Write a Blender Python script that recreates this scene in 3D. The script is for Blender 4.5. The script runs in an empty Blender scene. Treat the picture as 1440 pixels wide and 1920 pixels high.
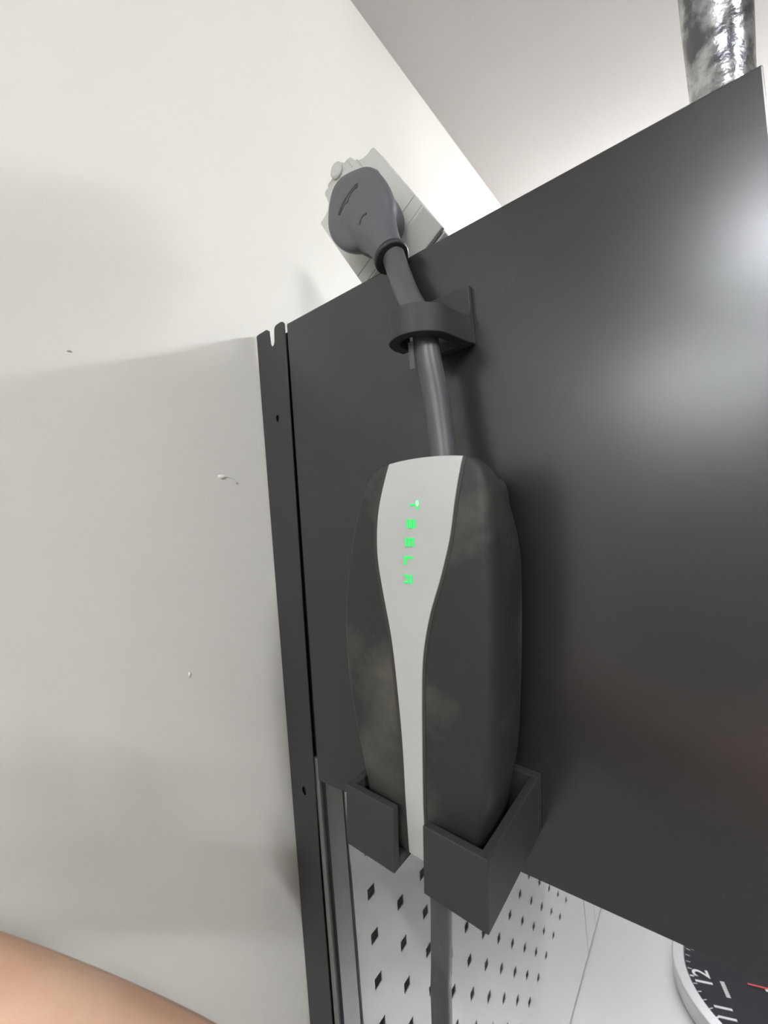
import bpy, bmesh, math, random
from mathutils import Vector, Matrix, noise
random.seed(4)
S = 0.296                 # metres per layout unit (38 mm pegboard pitch)
CZ = 1.79                 # eye height
scn = bpy.context.scene
COL = scn.collection
def W(x, y, z): return Vector((x*S, y*S, z*S+CZ))

# ---------------- camera ----------------
cam = bpy.data.cameras.new('camera'); co = bpy.data.objects.new('camera', cam); COL.objects.link(co)
cam.sensor_fit = 'VERTICAL'; cam.sensor_height = 36; cam.lens = 790/1920*36; cam.clip_start = 0.01
AX = Vector((-0.78538441, 0.07788442, 0.61408904)); DX = Vector((0.61338738, -0.03546789, 0.7889854)); UX = Vector((-0.08323011, -0.99633129, 0.0199174))
m = Matrix(((DX.x, -DX.y, -DX.z, 0), (AX.x, -AX.y, -AX.z, 0), (UX.x, -UX.y, -UX.z, CZ), (0, 0, 0, 1)))
q = m.to_quaternion(); co.rotation_mode = 'QUATERNION'; co.rotation_quaternion = q; co.location = (0, 0, CZ)
cam.dof.use_dof = True; cam.dof.focus_distance = 0.26; cam.dof.aperture_fstop = 14.0
scn.camera = co
# ---------------- world, exposure ----------------
wd = bpy.data.worlds.new('world'); scn.world = wd; wd.use_nodes = True
wd.node_tree.nodes['Background'].inputs[0].default_value = (0.8, 0.86, 1, 1); wd.node_tree.nodes['Background'].inputs[1].default_value = 0.3
scn.view_settings.view_transform = 'Standard'; scn.view_settings.look = 'None'; scn.view_settings.exposure = 2.63; scn.view_settings.gamma = 1; scn.view_settings.use_curve_mapping = False
TUBE = 26.0               # emission strength of the ceiling tubes

# ---------------- materials ----------------
def mat(name, col, rough=0.5, metal=0.0, emit=None, es=0, coat=0, bump=None, vary=None, spec=0.5, aniso=0):
    M = bpy.data.materials.new(name); M.use_nodes = True; nt = M.node_tree; b = nt.nodes['Principled BSDF']
    b.inputs['Base Color'].default_value = (*col, 1); b.inputs['Roughness'].default_value = rough; b.inputs['Metallic'].default_value = metal
    b.inputs['Specular IOR Level'].default_value = spec; b.inputs['Coat Weight'].default_value = coat
    if emit: b.inputs['Emission Color'].default_value = (*emit, 1); b.inputs['Emission Strength'].default_value = es
    tc = nt.nodes.new('ShaderNodeTexCoord')
    if bump:
        n = nt.nodes.new('ShaderNodeTexNoise'); n.inputs['Scale'].default_value = bump[0]; n.inputs['Detail'].default_value = 6
        nt.links.new(tc.outputs['Object'], n.inputs['Vector'])
        bp = nt.nodes.new('ShaderNodeBump'); bp.inputs['Strength'].default_value = bump[1]; bp.inputs['Distance'].default_value = bump[2]
        nt.links.new(n.outputs['Fac'], bp.inputs['Height']); nt.links.new(bp.outputs['Normal'], b.inputs['Normal'])
    if vary:   # (scale, second colour, low, high)
        n = nt.nodes.new('ShaderNodeTexNoise'); n.inputs['Scale'].default_value = vary[0]; n.inputs['Detail'].default_value = 5; n.inputs['Roughness'].default_value = 0.65
        nt.links.new(tc.outputs['Object'], n.inputs['Vector'])
        r = nt.nodes.new('ShaderNodeValToRGB'); r.color_ramp.elements[0].position = vary[2]; r.color_ramp.elements[1].position = vary[3]
        r.color_ramp.elements[0].color = (*col, 1); r.color_ramp.elements[1].color = (*vary[1], 1)
        nt.links.new(n.outputs['Fac'], r.inputs['Fac']); nt.links.new(r.outputs['Color'], b.inputs['Base Color'])
    return M
M_wall = mat('wall_paint', (0.81, 0.775, 0.715), 0.6, bump=(60, 0.12, 0.002))
M_dark_wall = mat('bounce_dimmed_wall', (0.25, 0.25, 0.25), 0.7)  # for the unseen front wall, darkened to cut bounced light
M_ceil = mat('ceiling_paint', (0.70, 0.665, 0.65), 0.8, bump=(90, 0.05, 0.001))
M_black = mat('black_powder_coat', (0.022, 0.022, 0.023), 0.26, spec=0.75)
M_post = mat('black_post_coat', (0.036, 0.037, 0.038), 0.45, spec=0.4)
M_gap = mat('gap_shade', (0.012, 0.012, 0.016), 0.6)  # near-black standing in for shade inside gaps and recesses
M_peg = mat('pegboard_coat', (0.58, 0.565, 0.555), 0.35, metal=0.2)
M_strip = mat('frame_coat', (0.25, 0.245, 0.24), 0.3, metal=0.6)
M_steel = mat('brushed_steel', (0.74, 0.74, 0.745), 0.32, metal=0.85, bump=(14, 0.06, 0.003))
M_print = mat('printed_plastic', (0.036, 0.037, 0.038), 0.55, bump=(500, 0.06, 0.0004), spec=0.35)
M_shell = mat('charger_shell', (0.023, 0.024, 0.024), 0.55, vary=(18, (0.095, 0.09, 0.073), 0.48, 0.76), spec=0.4)
M_bezel = mat('charger_bezel', (0.040, 0.037, 0.032), 0.6)
M_stripe = mat('silver_stripe', (0.46, 0.46, 0.445), 0.45, metal=0.0, vary=(160, (0.39, 0.39, 0.38), 0.70, 0.86))
M_green = mat('green_led', (0.02, 0.12, 0.05), 0.5, emit=(0.02, 0.9, 0.15), es=0.16)
M_glow = mat('green_glare', (0.2, 0.4, 0.25), 0.5, emit=(0.40, 1.0, 0.52), es=0.13)  # painted glare, a glowing spot over the first letter
M_rubber = mat('grey_rubber', (0.105, 0.105, 0.112), 0.5, spec=0.4)
M_cable = mat('cable_sheath', (0.080, 0.081, 0.084), 0.42, spec=0.5)
M_collar = mat('collar_rubber', (0.022, 0.022, 0.023), 0.5)
M_mark = mat('logo_recess', (0.035, 0.037, 0.04), 0.5)
M_sock = mat('socket_plastic', (0.50, 0.495, 0.46), 0.45)
M_galv = mat('galvanised_steel', (0.55, 0.55, 0.55), 0.24, metal=0.9, bump=(80, 0.5, 0.003), vary=(60, (0.13, 0.13, 0.14), 0.36, 0.58))
M_bez2 = mat('clock_silver', (0.72, 0.72, 0.74), 0.3, metal=0.7)
M_dial = mat('clock_dial', (0.012, 0.012, 0.022), 0.35)
M_white = mat('clock_white', (0.85, 0.85, 0.85), 0.5)
M_red = mat('clock_red', (0.75, 0.08, 0.07), 0.4)
M_skin = mat('skin', (0.78, 0.47, 0.31), 0.55, vary=(30, (0.86, 0.57, 0.40), 0.35, 0.7), bump=(220, 0.2, 0.0006))
M_skin.node_tree.nodes['Principled BSDF'].inputs['Subsurface Weight'].default_value = 0.15
M_skin.node_tree.nodes['Principled BSDF'].inputs['Subsurface Radius'].default_value = (0.01, 0.004, 0.002)
M_shirt = mat('shirt', (0.06, 0.07, 0.09), 0.85)
M_floor = mat('concrete', (0.50, 0.485, 0.46), 0.5, bump=(20, 0.1, 0.002), vary=(5, (0.46, 0.45, 0.43), 0.4, 0.7))
M_tube = mat('tube_light', (1, 1, 1), 0.5, emit=(0.93, 0.97, 1.0), es=TUBE)
M_tube2 = mat('tube_light_far', (1, 1, 1), 0.5, emit=(0.93, 0.97, 1.0), es=TUBE*0.5)
M_fix = mat('fixture_white', (0.8, 0.8, 0.8), 0.4)
M_bench = mat('bench_coat', (0.05, 0.05, 0.05), 0.4)

# ---------------- helpers ----------------
def link(name, me, m, parent=None, smooth=False):
    if m is not None and not me.materials: me.materials.append(m)
    if smooth:
        for p in me.polygons: p.use_smooth = True
    o = bpy.data.objects.new(name, me); COL.objects.link(o)
    if parent is not None:
        o.parent = parent; o.matrix_parent_inverse = Matrix.Translation(-parent.location)
    return o
def bobj(name, bm, m, parent=None, smooth=False, bevel=0, angle=None):
    bmesh.ops.recalc_face_normals(bm, faces=bm.faces)
    me = bpy.data.meshes.new(name); bm.to_mesh(me); bm.free()
    o = link(name, me, m, parent, smooth)
    if bevel:
        b = o.modifiers.new('bevel', 'BEVEL'); b.width = bevel; b.segments = 2; b.limit_method = 'ANGLE'
    return o
def box_bm(x, y, z, bm=None, f=W):
    bm = bm or bmesh.new()
    v = [bm.verts.new(f(a, b, c)) for a in x for b in y for c in z]
    for t in ((0,1,3,2),(4,6,7,5),(0,4,5,1),(2,3,7,6),(0,2,6,4),(1,5,7,3)): bm.faces.new([v[i] for i in t])
    return bm
def box(name, x, y, z, m, parent=None, bevel=0.0006): return bobj(name, box_bm(x, y, z), m, parent, bevel=bevel)
def thing(name, label, cat, loc, group=None):
    o = bpy.data.objects.new(name, None); COL.objects.link(o); o.location = W(*loc); o.empty_display_size = 0.05
    return tag(o, label, cat, group)
def tag(o, label, cat, group=None):
    o['label'] = label; o['category'] = cat
    if group: o['group'] = group
    return o
def struct(o): o['kind'] = 'structure'; return o
def plate(name, outer, holes, frame, depth, m, parent=None, bevel=0):
    """flat outline with holes extruded; frame maps (u, v, w) to world, w from 0 to depth"""
    cu = bpy.data.curves.new(name, 'CURVE'); cu.dimensions = '2D'; cu.fill_mode = 'BOTH'; cu.extrude = 0.5
    for loop in [outer] + list(holes):
        sp = cu.splines.new('POLY'); sp.points.add(len(loop)-1)
        for i, p in enumerate(loop): sp.points[i].co = (p[0], p[1], 0, 1)
        sp.use_cyclic_u = True
    t = bpy.data.objects.new('tmp', cu); COL.objects.link(t)
    me = bpy.data.meshes.new_from_object(t.evaluated_get(bpy.context.evaluated_depsgraph_get()))
    bpy.data.objects.remove(t); me.name = name
    for v in me.vertices: v.co = frame(v.co.x, v.co.y, (v.co.z+0.5)*depth)
    bm = bmesh.new(); bm.from_mesh(me); bmesh.ops.remove_doubles(bm, verts=bm.verts, dist=1e-6); bmesh.ops.recalc_face_normals(bm, faces=bm.faces); bm.to_mesh(me); bm.free()
    me.materials.clear()
    o = link(name, me, m, parent)
    if bevel:
        b = o.modifiers.new('bevel', 'BEVEL'); b.width = bevel; b.segments = 2; b.limit_method = 'ANGLE'; b.angle_limit = math.radians(50)
    return o
def circle(cx, cy, r, n=16, ry=None): return [(cx+r*math.cos(2*math.pi*i/n), cy+(ry or r)*math.sin(2*math.pi*i/n)) for i in range(n)]
def spline(pts, n=8):
    P = [Vector(p) for p in pts]; P = [P[0]*2-P[1]] + P + [P[-1]*2-P[-2]]; out = []
    for i in range(1, len(P)-2):
        for k in range(n):
            t = k/n; a, b, c, d = P[i-1:i+3]
            out.append(0.5*((2*b)+(c-a)*t+(2*a-5*b+4*c-d)*t*t+(3*b-a-3*c+d)*t**3))
    out.append(P[-2]); return out
def tube_bm(pts, rad, n=20, bm=None):
    """pts in world metres, rad in metres (number or list)"""
    bm = bm or bmesh.new(); rings = []; N = None
    for i, p in enumerate(pts):
        t = (pts[min(i+1, len(pts)-1)]-pts[max(i-1, 0)]).normalized()
        if N is None: N = t.orthogonal().normalized()
        N = (N-t*N.dot(t)).normalized(); B = t.cross(N); r = rad[i] if isinstance(rad, (list, tuple)) else rad
        rings.append([bm.verts.new(p+(N*math.cos(2*math.pi*k/n)+B*math.sin(2*math.pi*k/n))*r) for k in range(n)])
    for a, b in zip(rings, rings[1:]):
        for k in range(n): bm.faces.new((a[k], a[(k+1) % n], b[(k+1) % n], b[k]))
    bm.faces.new(rings[0][::-1]); bm.faces.new(rings[-1]); return bm
def lerp(tab, x):
    if x <= tab[0][0]: return tab[0][1]
    for (a, u), (b, v) in zip(tab, tab[1:]):
        if x <= b: return u+(v-u)*(x-a)/(b-a)
    return tab[-1][1]
def smoothtab(tab, x):       # Catmull-Rom through a table sorted by x
    if x <= tab[0][0]: return tab[0][1]
    if x >= tab[-1][0]: return tab[-1][1]
    for i in range(len(tab)-1):
        if x <= tab[i+1][0]:
            (x0, y0), (x1, y1) = tab[i], tab[i+1]; h = x1-x0; t = (x-x0)/h
            m0 = (y1-tab[i-1][1])/(x1-tab[i-1][0]) if i > 0 else (y1-y0)/h
            m1 = (tab[i+2][1]-y0)/(tab[i+2][0]-x0) if i+2 < len(tab) else (y1-y0)/h
            return (2*t**3-3*t*t+1)*y0+(t**3-2*t*t+t)*h*m0+(-2*t**3+3*t*t)*y1+(t**3-t*t)*h*m1

# ---------------- room ----------------
XL, XR, YF, YB, CEIL = -14.0, 9.0, -9.0, 1.0, 2.125
FL = -CZ/S
wb = struct(box('wall_back', (XL, XR), (YB, YB+0.4), (FL, CEIL), M_wall, bevel=0))
struct(box('wall_front', (XL, XR), (YF-0.4, YF), (FL, CEIL), M_dark_wall, bevel=0))
struct(box('wall_left', (XL-0.4, XL), (YF-0.4, YB+0.4), (FL, CEIL), M_wall, bevel=0))
struct(box('wall_right', (XR, XR+0.4), (YF-0.4, YB+0.4), (FL, CEIL), M_wall, bevel=0))
struct(box('ceiling', (XL-0.4, XR+0.4), (YF-0.4, YB+0.4), (CEIL, CEIL+0.3), M_ceil, bevel=0))
struct(box('floor', (XL-0.4, XR+0.4), (YF-0.4, YB+0.4), (FL-0.3, FL), M_floor, bevel=0))
# paint flaws on the wall
def blob(name, pts, r, m):
    bm = bmesh.new()
    tube_bm([W(x, 1.001, z) for x, z in pts], [a*S for a in r], 8, bm)
    return bobj(name, bm, m, wb, smooth=True)
blob('paint_drip', [(0.600, 0.149), (0.612, 0.148), (0.625, 0.150), (0.640, 0.146), (0.650, 0.138), (0.655, 0.132)], [0.004, 0.007, 0.003, 0.0025, 0.0025, 0.004], M_wall)
blob('nail_mark', [(0.290, 0.394), (0.295, 0.395), (0.299, 0.394)], [0.0015, 0.003, 0.0015], mat('wall_stain', (0.40, 0.37, 0.32), 0.8))
blob('paint_speck', [(0.488, -0.318), (0.489, -0.324), (0.488, -0.330)], [0.002, 0.004, 0.002], M_wall)
blob('paint_speck', [(0.339, 1.064), (0.342, 1.064), (0.345, 1.063)], [0.001, 0.002, 0.001], M_wall)

# ceiling tube fixtures, parallel rows; the short one is added as fill
def tube_light(x, y0, y1, label, mt):
    t = thing('tube_light', label, 'light', (x, (y0+y1)/2, CEIL))
    box('housing', (x-0.14, x+0.14), (y0, y1), (CEIL-0.13, CEIL), M_fix, t)
    pts = [W(x, y0+0.05+(y1-y0-0.1)*i/6, CEIL-0.16) for i in range(7)]
    bobj('diffuser', tube_bm(pts, 0.055*S, 16), mt, t, smooth=True)
for x, y0, y1, l in ((-0.6, -3.4, -1.9, 'short white tube light added as fill, above and behind the viewer'), (4.2, -2.2, 0.75, 'white ceiling tube light beyond the black cabinet'), (-3.05, -1.7, -0.33, 'white ceiling tube light behind the viewer, nearest the pegboard'),
                     (-6.8, -1.7, 0.9, 'white ceiling tube light, middle row left of the viewer'), (-10.6, -1.7, 0.9, 'white ceiling tube light, farthest row left of the viewer')):
    tube_light(x, y0, y1, l, M_tube2 if x < -5 else M_tube)

# ---------------- wall storage: post, frame strip, pegboard ----------------
XP = 0.7543
rail = thing('wall_upright', 'black steel upright with an open top slot between white wall and cabinet side', 'upright', (0.76, 0.94, -3.0))
fyz = lambda x0: (lambda u, v, w: W(x0+w, u, v))
ol = [(0.997, -3.0), (0.997, 0.560), (0.984, 0.562), (0.950, 0.563), (0.941, 0.557), (0.9385, 0.520), (0.935, 0.512), (0.929, 0.509), (0.923, 0.512), (0.9195, 0.520),
      (0.917, 0.552), (0.913, 0.559), (0.905, 0.562), (0.888, 0.563), (0.880, 0.561), (0.8745, 0.555), (0.8755, 0.45), (0.8895, -0.2), (0.897, -0.68), (0.903, -0.9), (0.907, -3.0)]
plate('side_flange', ol, [circle(0.933, 0.307, 0.0075, 14, 0.010), circle(0.944, -0.723, 0.009, 14, 0.012), circle(0.944, -1.75, 0.007, 14, 0.010)], fyz(XP-0.002), 0.004, M_post, rail)
box('back_flange', (XP+0.002, 0.86), (0.985, 0.998), (-3.0, 0.45), M_post, rail)
box('slit_shade', (0.760, 0.850), (0.910, 0.984), (-3.0, 0.475), M_gap, rail)  # dark block added behind the slit to paint its shade
fxz = lambda y0: (lambda u, v, w: W(u, y0+w, v))
def pegboard(x0, x1, label, cols, sx, sm_):
    t = thing('pegboard', label, 'pegboard', ((x0+x1)/2, 0.9, -3.0))
    hs = []
    for k in range(cols):
        for r in range(-5, 11):
            cx, cz = x0+0.073+0.13*k, -1.096-0.1295*r
            hs.append([(cx-0.017, cz-0.0165), (cx+0.017, cz-0.0165), (cx+0.017, cz+0.0165), (cx-0.017, cz+0.0165)])
    box('stile', sx, (0.885, 0.900), (-2.995, -0.62), sm_, t)
    plate('panel', [(x0, -2.995), (x1, -2.995), (x1, 0.52), (x0, 0.52)], hs, fxz(0.886), 0.006, M_peg, t)
    for xa, xb in ((x0, x0+0.006), (x1-0.006, x1)): box('return_edge', (xa, xb), (0.892, 0.985), (-2.995, 0.52), M_peg, t)
    box('bottom_return', (x0+0.006, x1-0.006), (0.892, 0.985), (-2.995, -2.985), M_peg, t)
    return t
box('slit_shade', (0.768, 0.772), (0.876, 0.915), (-3.0, 0.538), M_gap, rail)  # thin dark sheet closing the slit so it reads as shade
pegboard(0.852, 2.950, 'perforated grey pegboard with square holes under the black cabinet, beside the upright', 16, (0.757, 0.839), M_strip)
pegboard(3.184, 5.28, 'second perforated grey pegboard beyond the wide frame strip at right', 16, (2.962, 3.172), M_peg)

# ---------------- wall cabinet ----------------
cab = thing('wall_cabinet', 'large black metal wall cabinet whose side carries the charger', 'cabinet', (1.85, 0.4, -0.677))
ZB, ZT, YFc, YBc = -0.677, 0.551, -0.096, 0.868
plate('side_panel', [(YFc, ZB), (0.884, ZB), (0.866, ZT), (YFc, ZT)], [], fyz(XP), 0.012, M_black, cab, bevel=0.0008)
box('side_panel', (2.948, 2.960), (YFc, YBc), (ZB, ZT), M_black, cab)
box('top_panel', (XP+0.012, 2.948), (YFc+0.02, YBc), (ZT-0.015, ZT-0.002), M_black, cab)
box('bottom_panel', (XP+0.012, 2.948), (YFc+0.02, YBc), (ZB+0.002, ZB+0.015), M_black, cab)
box('back_panel', (XP+0.012, 2.948), (YBc-0.012, YBc), (ZB+0.015, ZT-0.015), M_black, cab)
for i, (xa, xb) in enumerate(((XP+0.016, 1.848), (1.854, 2.944))):
    d = box('door', (xa, xb), (YFc-0.0, YFc+0.018), (ZB+0.006, ZT-0.006), M_black, cab)
    hx = 1.78 if i == 0 else 1.90
    bm = tube_bm(spline([W(hx, YFc, -0.35), W(hx, YFc-0.07, -0.33), W(hx, YFc-0.07, -0.10), W(hx, YFc, -0.08)], 6), 0.012*S, 10)
    h = bobj('handle', bm, M_bez2, d, smooth=True)

# ---------------- worktop with clock ----------------
ZW = -3.0116
bench = thing('workbench', 'stainless steel topped workbench below the pegboard', 'workbench', (3.1, 0.2, FL))
box('worktop', (0.76, 5.4), (-0.95, 0.995), (ZW-0.13, ZW), M_steel, bench, 0.002)
box('cabinet_base', (0.86, 5.3), (-0.80, 0.99), (FL+0.3, ZW-0.135), M_bench, bench)
box('plinth', (0.9, 5.26), (-0.70, 0.99), (FL, FL+0.295), M_bench, bench)
CX, CY, CR = 3.21, -0.065, 0.498
clk = thing('wall_clock', 'round silver rimmed clock with black dial lying face up on steel worktop', 'clock', (CX, CY, ZW))
def lathe(prof, n=144):
    bm = bmesh.new(); rings = []
    for r, z in prof: rings.append([bm.verts.new(W(CX+r*math.cos(2*math.pi*k/n), CY+r*math.sin(2*math.pi*k/n), ZW+z)) for k in range(n)])
    for a, b in zip(rings, rings[1:]):
        for k in range(n): bm.faces.new((a[k], a[(k+1) % n], b[(k+1) % n], b[k]))
    return bm, rings
bm, R = lathe([(CR-0.012, 0.001), (CR+0.0, 0.01), (CR, 0.106), (CR-0.003, 0.112), (CR-0.009, 0.116), (0.440, 0.121), (0.436, 0.120), (0.431, 0.114), (0.430, 0.098)]); bm.faces.new(R[0])
bobj('rim', bm, M_bez2, clk)
bm, R = lathe([(0.429, 0.100), (0.429, 0.102)]); bm.faces.new(R[-1]); bm.faces.new(R[0]); bobj('dial', bm, M_dial, clk)
A12 = math.radians(110.5)   # towards the 12
def dialpt(ang, r, z=0.104): return W(CX+r*math.cos(ang), CY+r*math.sin(ang), ZW+z)
def radial_box(name, ang, r0, r1, w, z0, z1, m):
    c, s_ = math.cos(ang), math.sin(ang); f = lambda u, v, w_: W(CX+u*c-v*s_, CY+u*s_+v*c, ZW+w_)
    return bobj(name, box_bm((r0, r1), (-w, w), (z0, z1), f=f), m, clk)
def text_mesh(txt, size, frame, name, m, parent, offset=0.0):
    cu = bpy.data.curves.new(name, 'FONT'); cu.body = txt; cu.size = 1; cu.align_x = 'CENTER'; cu.align_y = 'CENTER'; cu.extrude = 0.01; cu.offset = offset
    t = bpy.data.objects.new('tmp', cu); COL.objects.link(t)
    me = bpy.data.meshes.new_from_object(t.evaluated_get(bpy.context.evaluated_depsgraph_get())); bpy.data.objects.remove(t)
    for v in me.vertices: v.co = frame(v.co.x*size, v.co.y*size, v.co.z)
    me.materials.clear(); return link(name, me, m, parent)
step = math.radians(30)
for h in range(1, 13):
    ang = A12-step*(h % 12)
    # numerals stand upright relative to 12 o'clock
    ux, uy = math.cos(A12), math.sin(A12); rx, ry = uy, -ux
    px, py = CX+0.355*math.cos(ang), CY+0.355*math.sin(ang)
    fr = lambda u, v, w, px=px, py=py: W(px+rx*u*0.82+ux*v, py+ry*u*0.82+uy*v, ZW+0.103+w*0.1)
    text_mesh(str(h), 0.125, fr, 'numeral', M_white, clk, 0.008)
for k in range(60):
    radial_box('minute_mark', A12-step*k/5, 0.402, 0.424, 0.0018 if k % 5 else 0.004, 0.1025, 0.1035, M_white)
radial_box('hour_hand', A12-math.radians(150), -0.04, 0.19, 0.009, 0.108, 0.110, M_white)
radial_box('minute_hand', A12-math.radians(170), -0.05, 0.30, 0.006, 0.112, 0.114, M_white)
radial_box('second_hand', math.radians(107), -0.30, 0.128, 0.004, 0.115, 0.1165, M_red)
GLM = bpy.data.materials.new('clock_glass'); GLM.use_nodes = True; nt = GLM.node_tree; nt.nodes.remove(nt.nodes['Principled BSDF'])
tr = nt.nodes.new('ShaderNodeBsdfTransparent'); gs = nt.nodes.new('ShaderNodeBsdfGlossy'); gs.inputs['Roughness'].default_value = 0.12; fr_ = nt.nodes.new('ShaderNodeFresnel'); mx = nt.nodes.new('ShaderNodeMixShader')
nt.links.new(fr_.outputs[0], mx.inputs[0]); nt.links.new(tr.outputs[0], mx.inputs[1]); nt.links.new(gs.outputs[0], mx.inputs[2]); nt.links.new(mx.outputs[0], nt.nodes['Material Output'].inputs['Surface'])
bm, R = lathe([(0.4305, 0.1185), (0.4305, 0.1192)]); bm.faces.new(R[-1]); bobj('glass', bm, GLM, clk)
bm, R = lathe([(0.016, 0.102), (0.016, 0.117), (0.004, 0.118)]); bm.faces.new(R[-1]); bobj('hub', bm, M_bez2, clk)
for i in range(9):        # small unreadable print under the 12
    a2 = math.radians(119.5); c, s_ = math.cos(a2), math.sin(a2)
    f = lambda u, v, w_: W(CX+0.262*c+rx*u+ux*v, CY+0.262*s_+ry*u+uy*v, ZW+w_)
    bobj('dial_print', box_bm((-0.045+0.010*i, -0.038+0.010*i), (-0.010, 0.012), (0.1025, 0.1032), f=f), M_fix, clk)

# ---------------- charger in its cradle (frame tilted 4.5 degrees on the cabinet side) ----------------
TH = math.radians(4.5); ct, st = math.cos(TH), math.sin(TH)
def L(a, b, x): return W(x, 0.41-ct*a-st*b, -0.5-st*a+ct*b)
cradle = thing('charger_cradle', 'black printed two-cup cradle holding the charger bottom on the cabinet side', 'holder', (0.65, 0.41, -0.57))
XQ = XP-0.0006
def cup(sgn_outer, a_out, a_slot):
    s = 1 if a_out > a_slot else -1; t = 0.014*s
    wall = [(a_out, XQ-0.018), (a_out, 0.524), (a_slot, 0.524), (a_slot, 0.538), (a_out-t, 0.538), (a_out-t, XQ-0.018)]
    bm = bmesh.new()
    lo = [bm.verts.new(L(a, -0.071, x)) for a, x in wall]; hi = [bm.verts.new(L(a, 0.035, x)) for a, x in wall]; n = len(wall)
    for i in range(n): bm.faces.new((lo[i], lo[(i+1) % n], hi[(i+1) % n], hi[i]))
    bm.faces.new(lo); bm.faces.new(hi)
    box_bm((min(a_out-t, a_slot), max(a_out-t, a_slot)), (-0.071, -0.053), (0.538, XQ-0.018), bm, f=lambda a, b, x: L(a, b, x))
    return bobj('cup', bm, M_print, cradle, bevel=0.0005)
cup(-1, -0.1360, -0.0325); cup(1, 0.1285, 0.0230)
bobj('back_plate', box_bm((-0.136, 0.1285), (-0.071, 0.035), (XQ-0.018, XQ), f=lambda a, b, x: L(a, b, x)), M_print, cradle, bevel=0.0005)

chg = thing('car_charger', 'dark portable car charger with silver stripe, green letters, cable and grey plug', 'charger', (0.65, 0.41, -0.54))
TL = [(-0.047, -0.098), (-0.03, -0.108), (0.0, -0.1155), (0.0474, -0.1225), (0.1207, -0.1423), (0.1862, -0.156), (0.2441, -0.1635), (0.3432, -0.1643), (0.4329, -0.1495), (0.5293, -0.1246), (0.5726, -0.1085), (0.583, -0.101), (0.590, -0.090), (0.596, -0.074)]
TR = [(-0.047, 0.080), (-0.0152, 0.0965), (0.0361, 0.1065), (0.113, 0.1213), (0.2191, 0.1287), (0.3221, 0.1318), (0.4064, 0.1312), (0.4737, 0.1280), (0.5201, 0.1255), (0.5559, 0.121), (0.5780, 0.115), (0.589, 0.106), (0.597, 0.092)]
def xs(a, b):            # front surface depth of the shell
    l, r = smoothtab(TL, b), smoothtab(TR, b); c, h = (l+r)/2, (r-l)/2; u = min(1.0, abs(a-c)/h)
    return 0.549+0.006*u*u+0.005*max(0, u-0.92)**2/0.0064+0.010*max(0, (b-0.50)/0.10)**2+0.004*max(0, (0.05-b)/0.1)
sec = [(0.0, 0), (0.15, 0), (0.3, 0), (0.45, 0), (0.6, 0), (0.72, 0), (0.80, 0), (0.86, 0.0), (0.90, 0.0), (0.94, 0.003), (0.965, 0.009), (0.982, 0.018), (0.992, 0.030), (1.0, 0.048), (0.988, 0.075), (0.965, 0.100), (0.93, 0.125), (0.885, 0.150), (0.82, 0.166), (0.75, 0.178)]
def arch(a, b): return 0.9*(a-0.03)**2*max(0, min(1, (b-0.48)/0.11))
def shellpt(u, d, b, k, grow, x0=0):
    l, r = smoothtab(TL, b), smoothtab(TR, b); c, h = (l+r)/2, (r-l)/2
    t = max(0, min(1, (b-0.42)/0.15)); sb = max(0, min(1, (d-0.02)/0.10)); t = t*t*(3-2*t)
    a = c+u*h*k*(1-0.13*t*sb)
    return L(a, b+grow-arch(a, b)-0.030*t*t*sb, min(0.730, max(x0, xs(c+max(-0.9, min(0.9, u))*h, b)+d)))
bm = bmesh.new(); rows = []
bs = [-0.047+0.640*i/60 for i in range(61)]+[0.5885, 0.5915]; bs = sorted(bs)
for b in bs:
    l, r = smoothtab(TL, b), smoothtab(TR, b); c, h = (l+r)/2, (r-l)/2; row = []
    full = [(-u, d) for u, d in sec[::-1]] + sec[1:]
    for u, d in full: row.append(bm.verts.new(shellpt(u, d, b, 1, 0)))
    rows.append(row)
# rounded end rows
def endrow(row, b, k, x0, grow):
    out = []
    for (u, d), v in zip(full, row): out.append(bm.verts.new(shellpt(u, d, b, k, grow, x0)))
    return out
rows.append(endrow(rows[-1], 0.594, 0.965, 0.562, 0.0015)); rows.append(endrow(rows[-1], 0.594, 0.86, 0.572, 0.003))
rows.insert(0, endrow(rows[0], -0.047, 0.92, 0.565, -0.003))
for a, b_ in zip(rows, rows[1:]):
    n = len(a)
    for k in range(n-1): bm.faces.new((a[k], a[k+1], b_[k+1], b_[k]))
    bm.faces.new((a[-1], a[0], b_[0], b_[-1]))
bm.faces.new(rows[0]); bm.faces.new(rows[-1])
shell = bobj('housing', bm, M_shell, chg, smooth=True)
# small screw recess on the visible side, its shade a flat dark disc
bm = bmesh.new(); bmesh.ops.create_circle(bm, cap_ends=True, radius=0.0020, segments=14)
c0 = L(0.1265, 0.462, 0.606); nrm = (L(0.15, 0.462, 0.590)-c0).normalized()
bm.transform(Matrix.Translation(c0+nrm*0.0004) @ nrm.to_track_quat('Z', 'Y').to_matrix().to_4x4()); bobj('screw_recess', bm, M_gap, shell)
SL = [(-0.046, -0.0205), (-0.0301, -0.0214), (0.1275, -0.0271), (0.2396, -0.0372), (0.3086, -0.0463), (0.3776, -0.0612), (0.4304, -0.0711), (0.4752, -0.0721), (0.5198, -0.0674), (0.5871, -0.0533), (0.600, -0.0515)]
SR = [(-0.046, 0.0105), (-0.0147, 0.0098), (0.1405, 0.0102), (0.2603, 0.0129), (0.3034, 0.0177), (0.3553, 0.0295), (0.4064, 0.0465), (0.4394, 0.0563), (0.4795, 0.066), (0.5343, 0.0741), (0.5934, 0.0821), (0.601, 0.083)]
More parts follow.
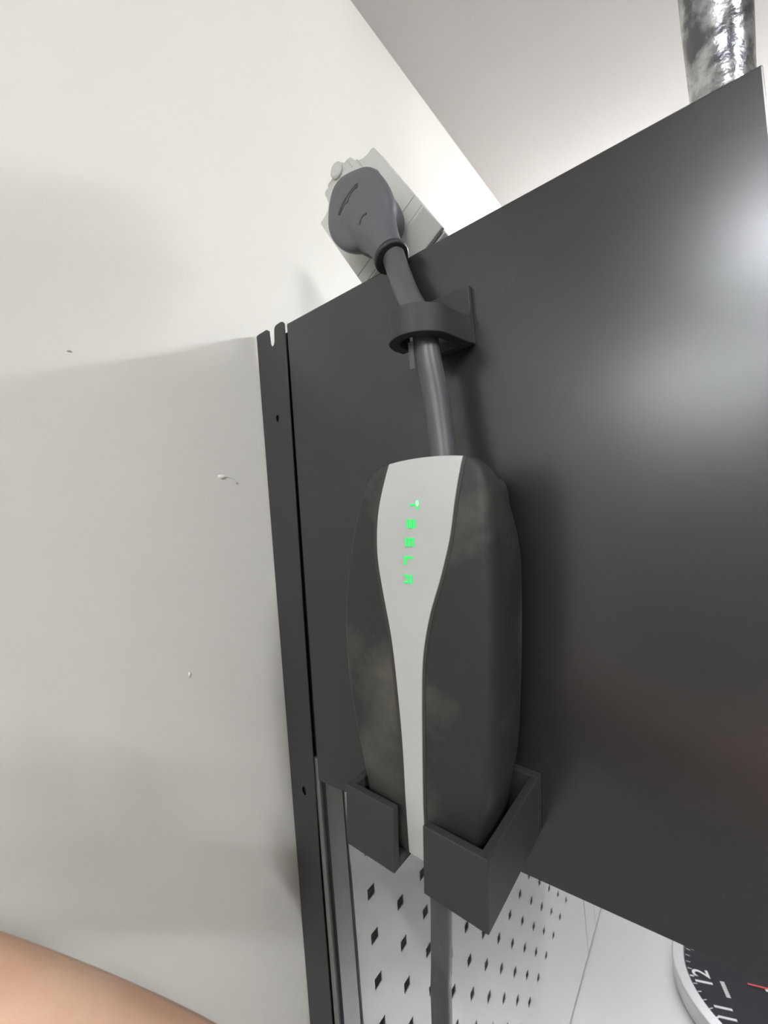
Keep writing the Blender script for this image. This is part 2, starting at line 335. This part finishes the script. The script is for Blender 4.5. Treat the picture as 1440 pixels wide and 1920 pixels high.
def band(name, m, grow, lift, b0, b1, parent):
    bm = bmesh.new(); rows = []
    for i in range(81):
        b = b0+(b1-b0)*i/80; l, r = smoothtab(SL, b)-grow, smoothtab(SR, b)+grow*0.6; row = []
        top = b > b1-1e-6
        for k in range(13):
            a = l+(r-l)*k/12
            bb = b-arch(a, b)
            if k == 0: row.append(bm.verts.new(L(a, bb, xs(a, b)+0.004)))
            row.append(bm.verts.new(L(a, bb, xs(a, b)-lift)))
            if k == 12: row.append(bm.verts.new(L(a, bb, xs(a, b)+0.004)))
        rows.append(row)
    rows.insert(0, [bm.verts.new(v.co+Vector((0.004*S+lift*S, 0, 0))) for v in rows[0]])
    rows.append([bm.verts.new(v.co+Vector((0.02*S, 0, 0))) for v in rows[-1]])
    for p, q_ in zip(rows, rows[1:]):
        for k in range(len(p)-1): bm.faces.new((p[k], p[k+1], q_[k+1], q_[k]))
    return bobj(name, bm, m, parent)
bez = band('stripe_border', M_bezel, 0.0085, 0.0010, -0.0475, 0.5945, chg)
stripe = band('silver_stripe', M_stripe, 0.0, 0.0030, -0.0465, 0.5955, chg)
# lit letters, read from top to bottom, letter tops towards the right
GL = {'T': [(0, 1, .76, 1), (.39, .61, 0, .76)], 'E': [(0, 1, 0, .24), (0, 1, .38, .62), (0, 1, .76, 1)],
      'S': [(0, 1, .80, 1), (0, .18, .60, .80), (0, 1, .40, .60), (.82, 1, .2, .40), (0, 1, 0, .20)],
      'L': [(0, .25, 0, 1), (.25, 1, 0, .23)], 'A': [(0, 1, .79, 1), (0, 1, .38, .58), (0, .2, 0, .38), (.8, 1, 0, .38)]}
for ch, bc, ac in (('T', 0.5218, 0.0050), ('E', 0.4925, -0.0010), ('S', 0.4638, -0.0045), ('L', 0.4341, -0.0072), ('A', 0.4050, -0.0089)):
    bm = bmesh.new()
    for u0, u1, v0, v1 in GL[ch]:
        f = lambda u, v, w: L(ac-0.0082+v*0.0164, bc+0.0068-u*0.0136, xs(ac, bc)-0.0042-w)
        box_bm((u0, u1), (v0, v1), (-0.0006, 0.0006), bm, f)
    bobj('lit_letter', bm, M_green, stripe)
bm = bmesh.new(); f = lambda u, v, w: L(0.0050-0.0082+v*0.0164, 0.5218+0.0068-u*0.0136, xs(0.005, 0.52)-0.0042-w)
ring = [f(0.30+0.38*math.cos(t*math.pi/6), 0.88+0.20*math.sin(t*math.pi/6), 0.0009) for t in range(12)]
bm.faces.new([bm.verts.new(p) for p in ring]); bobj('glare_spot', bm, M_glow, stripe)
# cables
up = spline([W(0.715, 0.482, 0.560), W(0.712, 0.466, 0.505), W(0.695, 0.436, 0.430), W(0.672, 0.396, 0.355), W(0.668, 0.388, 0.290), W(0.672, 0.382, 0.220), W(0.672, 0.378, 0.155), W(0.668, 0.374, 0.100), W(0.665, 0.373, 0.06)], 8)
CRR = 0.0235
bobj('upper_cable', tube_bm(up, CRR*S, 24), M_cable, chg, smooth=True)
lowp = spline([L(0.0, -0.045, 0.655), W(0.65, 0.444, -0.64), W(0.65, 0.450, -0.72), W(0.65, 0.459, -0.817), W(0.65, 0.470, -0.94), W(0.66, 0.50, -1.4), W(0.68, 0.52, -2.2), W(0.66, 0.50, -3.0), W(0.62, 0.3, FL+0.8), W(0.5, -0.4, FL+0.05), W(0.2, -1.4, FL+0.03)], 8)
bobj('lower_cable', tube_bm(lowp, 0.0195*S, 24), M_cable, chg, smooth=True)
# strap tail under the hook
bobj('cable_strap', box_bm((0.641, 0.6435), (0.402, 0.412), (0.268, 0.318)), M_cable, chg, bevel=0.0002)

# plug head: rounded right-angle body
UE1 = Vector((0, -0.503, -0.864)); UE2 = Vector((0, 0.864, -0.503))
head = [(0.517, 0.757), (0.553, 0.772), (0.597, 0.780), (0.624, 0.771), (0.641, 0.746), (0.651, 0.709), (0.652, 0.678), (0.640, 0.647), (0.616, 0.618), (0.585, 0.600), (0.548, 0.596), (0.510, 0.606), (0.480, 0.625), (0.471, 0.655), (0.476, 0.688), (0.492, 0.725)]
hp = [Vector((y, z, 0)) for y, z in head]; hc = sum(hp, Vector())/len(hp)
closed = []
for i in range(len(hp)):
    a, b, c, d = hp[i-1], hp[i], hp[(i+1) % len(hp)], hp[(i+2) % len(hp)]
    for k in range(4):
        t = k/4; closed.append(0.5*((2*b)+(c-a)*t+(2*a-5*b+4*c-d)*t*t+(3*b-a-3*c+d)*t**3))
bm = bmesh.new(); rings = []
for x, k in ((0.803, 0.74), (0.795, 0.78), (0.775, 0.80), (0.765, 0.82), (0.755, 0.86), (0.745, 0.92), (0.735, 0.965), (0.724, 0.985), (0.715, 0.965), (0.709, 0.90), (0.706, 0.76), (0.705, 0.5)):
    rings.append([bm.verts.new(W(x, hc.x+(p.x-hc.x)*k, hc.y+(p.y-hc.y)*k)) for p in closed])
for a, b in zip(rings, rings[1:]):
    n = len(a)
    for k in range(n): bm.faces.new((a[k], a[(k+1) % n], b[(k+1) % n], b[k]))
bm.faces.new(rings[0]); bm.faces.new(rings[-1])
neck = spline([W(0.735, 0.575, 0.70), W(0.732, 0.545, 0.665), W(0.724, 0.520, 0.620), W(0.718, 0.500, 0.580), W(0.715, 0.4825, 0.542)], 5)
nr = [0.10, 0.096, 0.091, 0.087, 0.083, 0.079, 0.075, 0.071, 0.067, 0.063, 0.059, 0.055, 0.051, 0.048, 0.0455, 0.0430, 0.041, 0.0395, 0.038, 0.037, 0.036]
bm2 = tube_bm(neck, [r*S*0.86 for r in nr], 32); bm2.verts.ensure_lookup_table()
for i, r in enumerate(nr):
    for k in range(32): v = bm2.verts[i*32+k]; v.co.x = neck[i].x+(v.co.x-neck[i].x)*min(1, 0.037/(r*0.86+0.004))
me2 = bpy.data.meshes.new('t'); bm2.to_mesh(me2); bm2.free(); bm.from_mesh(me2)
bmesh.ops.recalc_face_normals(bm, faces=bm.faces)
plug = bobj('plug_head', bm, M_rubber, chg, smooth=True)
rm = plug.modifiers.new('remesh', 'REMESH'); rm.mode = 'VOXEL'; rm.voxel_size = 0.0009; rm.use_smooth_shade = True
sm = plug.modifiers.new('smooth', 'SMOOTH'); sm.factor = 0.6; sm.iterations = 14
bpy.context.view_layer.update()
me = bpy.data.meshes.new_from_object(plug.evaluated_get(bpy.context.evaluated_depsgraph_get())); plug.modifiers.clear(); plug.data = me
for p in me.polygons: p.use_smooth = True
def plug_x(y, z):         # front surface of the plug at (y, z)
    hit, loc, n_, i_ = plug.ray_cast(W(0.5, y, z)-plug.matrix_world.translation if False else W(0.5, y, z), Vector((1, 0, 0)))
    return (loc.x/S) if hit else 0.69
bpy.context.view_layer.update()
# collar ring where the cable leaves
e = (neck[-1]-neck[-3]).normalized(); cc = neck[-1]
bobj('collar', tube_bm([cc-e*0.0014, cc-e*0.0010, cc+e*0.0016, cc+e*0.0022], [0.0335*S, 0.0372*S, 0.0372*S, 0.034*S], 32), M_collar, plug, smooth=True)
# embossed emblem: two arcs joined by a small point
def mark(name, pts, w):
    bm = bmesh.new(); v = []
    P = spline([Vector((0, y, z)) for y, z in pts], 5)
    for i, p in enumerate(P):
        t = (P[min(i+1, len(P)-1)]-P[max(i-1, 0)]).normalized(); nrm = Vector((0, -t.z, t.y))
        row = []
        for s_ in (-1, 1):
            q_ = p+nrm*s_*w; row.append(bm.verts.new(W(plug_x(q_.y, q_.z)-0.0008, q_.y, q_.z)))
        for s_ in (-1, 1):
            q_ = p+nrm*s_*w; row.append(bm.verts.new(W(plug_x(q_.y, q_.z)+0.002, q_.y, q_.z)))
        v.append(row)
    for a, b in zip(v, v[1:]):
        for i, j in ((0, 1), (1, 3), (3, 2), (2, 0)): bm.faces.new((a[i], a[j], b[j], b[i]))
    bm.faces.new(v[0]); bm.faces.new(v[-1])
    return bobj(name, bm, M_mark, plug)
KF = 0.979
mark('emblem', [(y*KF, z*KF) for y, z in ((0.556, 0.741), (0.576, 0.737), (0.594, 0.729), (0.611, 0.716), (0.621, 0.704))], 0.0024)
mark('emblem', [(y*KF, z*KF) for y, z in ((0.5555, 0.734), (0.572, 0.7295), (0.583, 0.7215), (0.587, 0.7130), (0.596, 0.7165), (0.608, 0.709), (0.6165, 0.701))], 0.0021)
mark('dimple_shade', [(0.519, 0.640), (0.527, 0.641), (0.536, 0.636), (0.541, 0.627)], 0.0022)  # dark strip painting the shade of a shallow hollow

# ---------------- socket block leaning on the cabinet top ----------------
TO = Vector((0, 0.575, 0.899))
def Q(u, v, w):          # u along the top edge to the left, v down the block, w away from the viewer
    p = TO+UE2*u+UE1*v; return W(0.818+w, p.y, p.z)
sock = thing('power_socket', 'pale grey power socket block with scalloped edge resting on cabinet top, plug inserted', 'socket', (0.9, 0.60, 0.555))
top = [(0.0, 0.0), (0.0046, -0.0056), (0.0193, -0.0074), (0.0313, -0.0131), (0.0433, -0.0239), (0.0501, -0.0375), (0.0518, -0.0489), (0.0541, -0.0576), (0.0624, -0.0627), (0.0717, -0.0645), (0.0787, -0.079), (0.0904, -0.0926),
       (0.1056, -0.0969), (0.1166, -0.0857), (0.119, -0.0749), (0.1314, -0.0774), (0.1397, -0.0764), (0.142, -0.0708), (0.1535, -0.0733), (0.1594, -0.068), (0.1614, -0.0525), (0.1654, -0.0369), (0.1771, -0.0263), (0.1912, -0.0229), (0.2134, -0.0245)]
outl = top+[(0.2145, 0.0), (0.2145, 0.235), (0.0, 0.235)]
cover = plate('cover', outl, [], Q, 0.045, M_sock, sock, bevel=0.0007)
bm = bmesh.new()         # sloping lower end
pr = [(0.236, 0.0), (0.242, 0.0), (0.290, 0.034), (0.290, 0.045), (0.236, 0.045)]
for u in (0.0, 0.2145): pass
lo = [bm.verts.new(Q(0.0, v, w)) for v, w in pr]; hi = [bm.verts.new(Q(0.2145, v, w)) for v, w in pr]
for i in range(5): bm.faces.new((lo[i], lo[(i+1) % 5], hi[(i+1) % 5], hi[i]))
bm.faces.new(lo); bm.faces.new(hi); bobj('lower_cover', bm, M_sock, sock, bevel=0.0005)
plate('base', [(0.004, -0.004), (0.21, -0.004), (0.21, 0.293), (0.004, 0.293)], [], lambda u, v, w: Q(u, v, w+0.048), 0.035, M_sock, sock, bevel=0.0006)
for (u, v) in ((0.0985, -0.070),):
    bmc = bmesh.new(); ringv = [[bmc.verts.new(Q(u+r*math.cos(2*math.pi*k/20), v+r*math.sin(2*math.pi*k/20), w)) for k in range(20)] for r, w in ((0.020, 0.0), (0.020, -0.006), (0.016, -0.009))]
    for a, b in zip(ringv, ringv[1:]):
        for k in range(20): bmc.faces.new((a[k], a[(k+1) % 20], b[(k+1) % 20], b[k]))
    bmc.faces.new(ringv[-1]); bobj('screw_cap', bmc, M_sock, sock)
def groove(u0, u1, v0, v1): return bobj('seam', box_bm((u0, u1), (v0, v1), (-0.0012, 0.002), f=Q), mat('seam_grey', (0.40, 0.40, 0.38), 0.6), sock)
groove(0.0005, 0.214, 0.2000, 0.2015); groove(0.045, 0.0465, -0.030, 0.02); groove(0.088, 0.105, -0.058, -0.0565); groove(0.064, 0.0655, -0.060, -0.030)
bobj('cord_gland', tube_bm([W(0.905, 0.50, 0.640), W(0.95, 0.520, 0.668), W(0.955, 0.523, 0.690), W(0.955, 0.524, 0.704), W(0.955, 0.524, 0.708)], [0.018*S, 0.018*S, 0.018*S, 0.017*S, 0.010*S], 16), M_sock, sock, smooth=True)
wc = spline([Q(0.1, 0.28, 0.07), W(0.93, 0.60, 0.60), W(1.0, 0.62, 0.575), W(1.3, 0.72, 0.572), W(2.4, 0.78, 0.572), W(3.02, 0.82, 0.565), W(3.06, 0.84, 0.3), W(3.06, 0.86, -0.4)], 6)
bobj('power_cord', tube_bm(wc, 0.012*S, 12), M_sock, sock, smooth=True)

# ---------------- cable hook ----------------
hook = thing('cable_hook', 'black printed hook on cabinet side guiding the thick cable', 'hook', (0.70, 0.38, 0.33))
path = spline([Vector((x, y, 0)) for x, y in ((0.739, 0.341), (0.715, 0.346), (0.685, 0.350), (0.655, 0.355), (0.632, 0.370), (0.618, 0.393), (0.618, 0.416), (0.630, 0.434), (0.652, 0.442), (0.680, 0.440))], 6)
inn, out = [], []
for i, p in enumerate(path):
    t = (path[min(i+1, len(path)-1)]-path[max(i-1, 0)]).normalized(); n_ = Vector((t.y, -t.x, 0)); h = 0.011-0.001*(i/len(path))
    inn.append(p-n_*h); out.append(p+n_*h)
bm = bmesh.new(); rows = []
for i in range(len(path)): rows.append([bm.verts.new(W(q_.x, q_.y, z)) for q_, z in ((inn[i], 0.318), (out[i], 0.318), (out[i], 0.369), (inn[i], 0.369))])
for a, b in zip(rows, rows[1:]):
    for k in range(4): bm.faces.new((a[k], a[(k+1) % 4], b[(k+1) % 4], b[k]))
bm.faces.new(rows[0]); bm.faces.new(rows[-1]); bobj('hook_arm', bm, M_print, hook, bevel=0.0004)
# mounting plate with a filleted shoulder (profile in x, z)
prof = [(XQ, 0.320), (0.736, 0.320), (0.730, 0.369), (0.736, 0.373), (0.740, 0.380), (0.741, 0.390), (0.741, 0.431), (XQ, 0.433)]
bm = bmesh.new(); lo = [bm.verts.new(W(x, 0.331, z)) for x, z in prof]; hi = [bm.verts.new(W(x, 0.425, z)) for x, z in prof]
for i in range(len(prof)): bm.faces.new((lo[i], lo[(i+1) % len(prof)], hi[(i+1) % len(prof)], hi[i]))
bm.faces.new(lo); bm.faces.new(hi); bobj('mounting_plate', bm, M_print, hook, bevel=0.0004)

# ---------------- galvanised conduit ----------------
cp = spline([W(0.945, -0.055, ZT), W(0.948, -0.062, 0.60), W(0.945, -0.068, 0.70), W(0.900, -0.0685, 0.725+0.02), W(0.862, -0.069, 0.757), W(0.80, -0.07, 0.84), W(0.76, -0.07, 1.0), W(0.75, -0.07, 1.3), W(0.75, -0.07, 1.7), W(0.75, -0.07, CEIL)], 8)
cp = spline([W(0.945, -0.066, ZT), W(0.945, -0.067, 0.65), W(0.940, -0.068, 0.72), W(0.925, -0.068, 0.78), W(0.90, -0.068, 0.86), W(0.88, -0.068, 1.0), W(0.875, -0.068, 1.3), W(0.875, -0.068, 1.7), W(0.875, -0.068, CEIL)], 10)
tag(bobj('metal_conduit', tube_bm(cp, [0.0445*S+0.0035*S*min(1, max(0, (p.z-CZ)/S-0.68)/0.12) for p in cp], 40), M_galv, smooth=True), 'crinkled galvanised metal pipe rising behind the cabinet top corner', 'pipe')

# ---------------- the photographer's bare arm ----------------
def skin(name, chain, rad, m, parent=None, sub=2):
    me = bpy.data.meshes.new(name); vs = []; es = []
    for c, r in zip(chain, rad):
        base = len(vs)
        for i, p in enumerate(c):
            vs.append(W(*p))
            if i: es.append((base+i-1, base+i))
    me.from_pydata(vs, es, []); o = link(name, me, m, parent)
    md = o.modifiers.new('skin', 'SKIN'); md.use_smooth_shade = True
    flat = [r for rr in rad for r in rr]
    base = 0
    for c in chain: me.skin_vertices[0].data[base].use_root = True; base += len(c)
    for i, r in enumerate(flat): me.skin_vertices[0].data[i].radius = (r*S, r*S)
    s_ = o.modifiers.new('sub', 'SUBSURF'); s_.levels = sub; s_.render_levels = sub
    bpy.context.view_layer.update()
    nm = bpy.data.meshes.new_from_object(o.evaluated_get(bpy.context.evaluated_depsgraph_get())); o.modifiers.clear(); nm.materials.clear(); nm.materials.append(m); o.data = nm
    for p in nm.polygons: p.use_smooth = True
    return o

arm_c = [[(0.12, -0.85, -0.72), (0.18, -0.55, -0.76), (0.25, -0.15, -0.78), (0.285, 0.20, -0.755), (0.245, 0.38, -0.715), (0.155, 0.57, -0.640), (0.075, 0.74, -0.585), (0.015, 0.86, -0.545), (-0.05, 0.915, -0.50), (-0.13, 0.945, -0.45), (-0.19, 0.95, -0.42)]]
arm_c = [[(x*0.78, y*0.78, z*0.78-0.014-0.050*max(0, min(1, (0.86-y)/0.5))) for x, y, z in arm_c[0]]]
arm_r = [[r*0.80 for r in [0.19, 0.18, 0.16, 0.145, 0.152, 0.140, 0.115, 0.095, 0.092, 0.085, 0.06]]]
ARM = skin('person', arm_c, arm_r, M_skin)
tag(ARM, 'person, only a bare forearm visible at the lower left corner, reaching to the white wall', 'person')
fing = [[(-0.10, 0.93, -0.40), (-0.13, 0.968, -0.27), (-0.15, 0.968, -0.17), (-0.165, 0.972, -0.09)],
        [(-0.14, 0.93, -0.41), (-0.20, 0.965, -0.29), (-0.24, 0.965, -0.18), (-0.265, 0.972, -0.09)],
        [(-0.18, 0.93, -0.43), (-0.26, 0.965, -0.33), (-0.32, 0.965, -0.24), (-0.355, 0.972, -0.16)],
        [(-0.20, 0.93, -0.46), (-0.29, 0.965, -0.40), (-0.36, 0.968, -0.34), (-0.40, 0.973, -0.29)],
        [(-0.03, 0.90, -0.46), (0.00, 0.945, -0.36), (0.015, 0.965, -0.28), (0.02, 0.972, -0.21)]]
for c in fing:
    c = [(x*0.78, y*0.78, z*0.78-0.025) for x, y, z in c]
    skin('finger', [c], [[0.034, 0.027, 0.024, 0.020]], M_skin, ARM, 2)
slv = tube_bm(spline([W(0.08, -0.80, -0.555), W(0.11, -0.60, -0.575), W(0.14, -0.42, -0.592)], 5), [0.26*S, 0.255*S, 0.25*S, 0.245*S, 0.24*S, 0.235*S, 0.232*S, 0.23*S, 0.228*S, 0.226*S, 0.225*S], 24)
bobj('sleeve', slv, M_shirt, ARM, smooth=True)
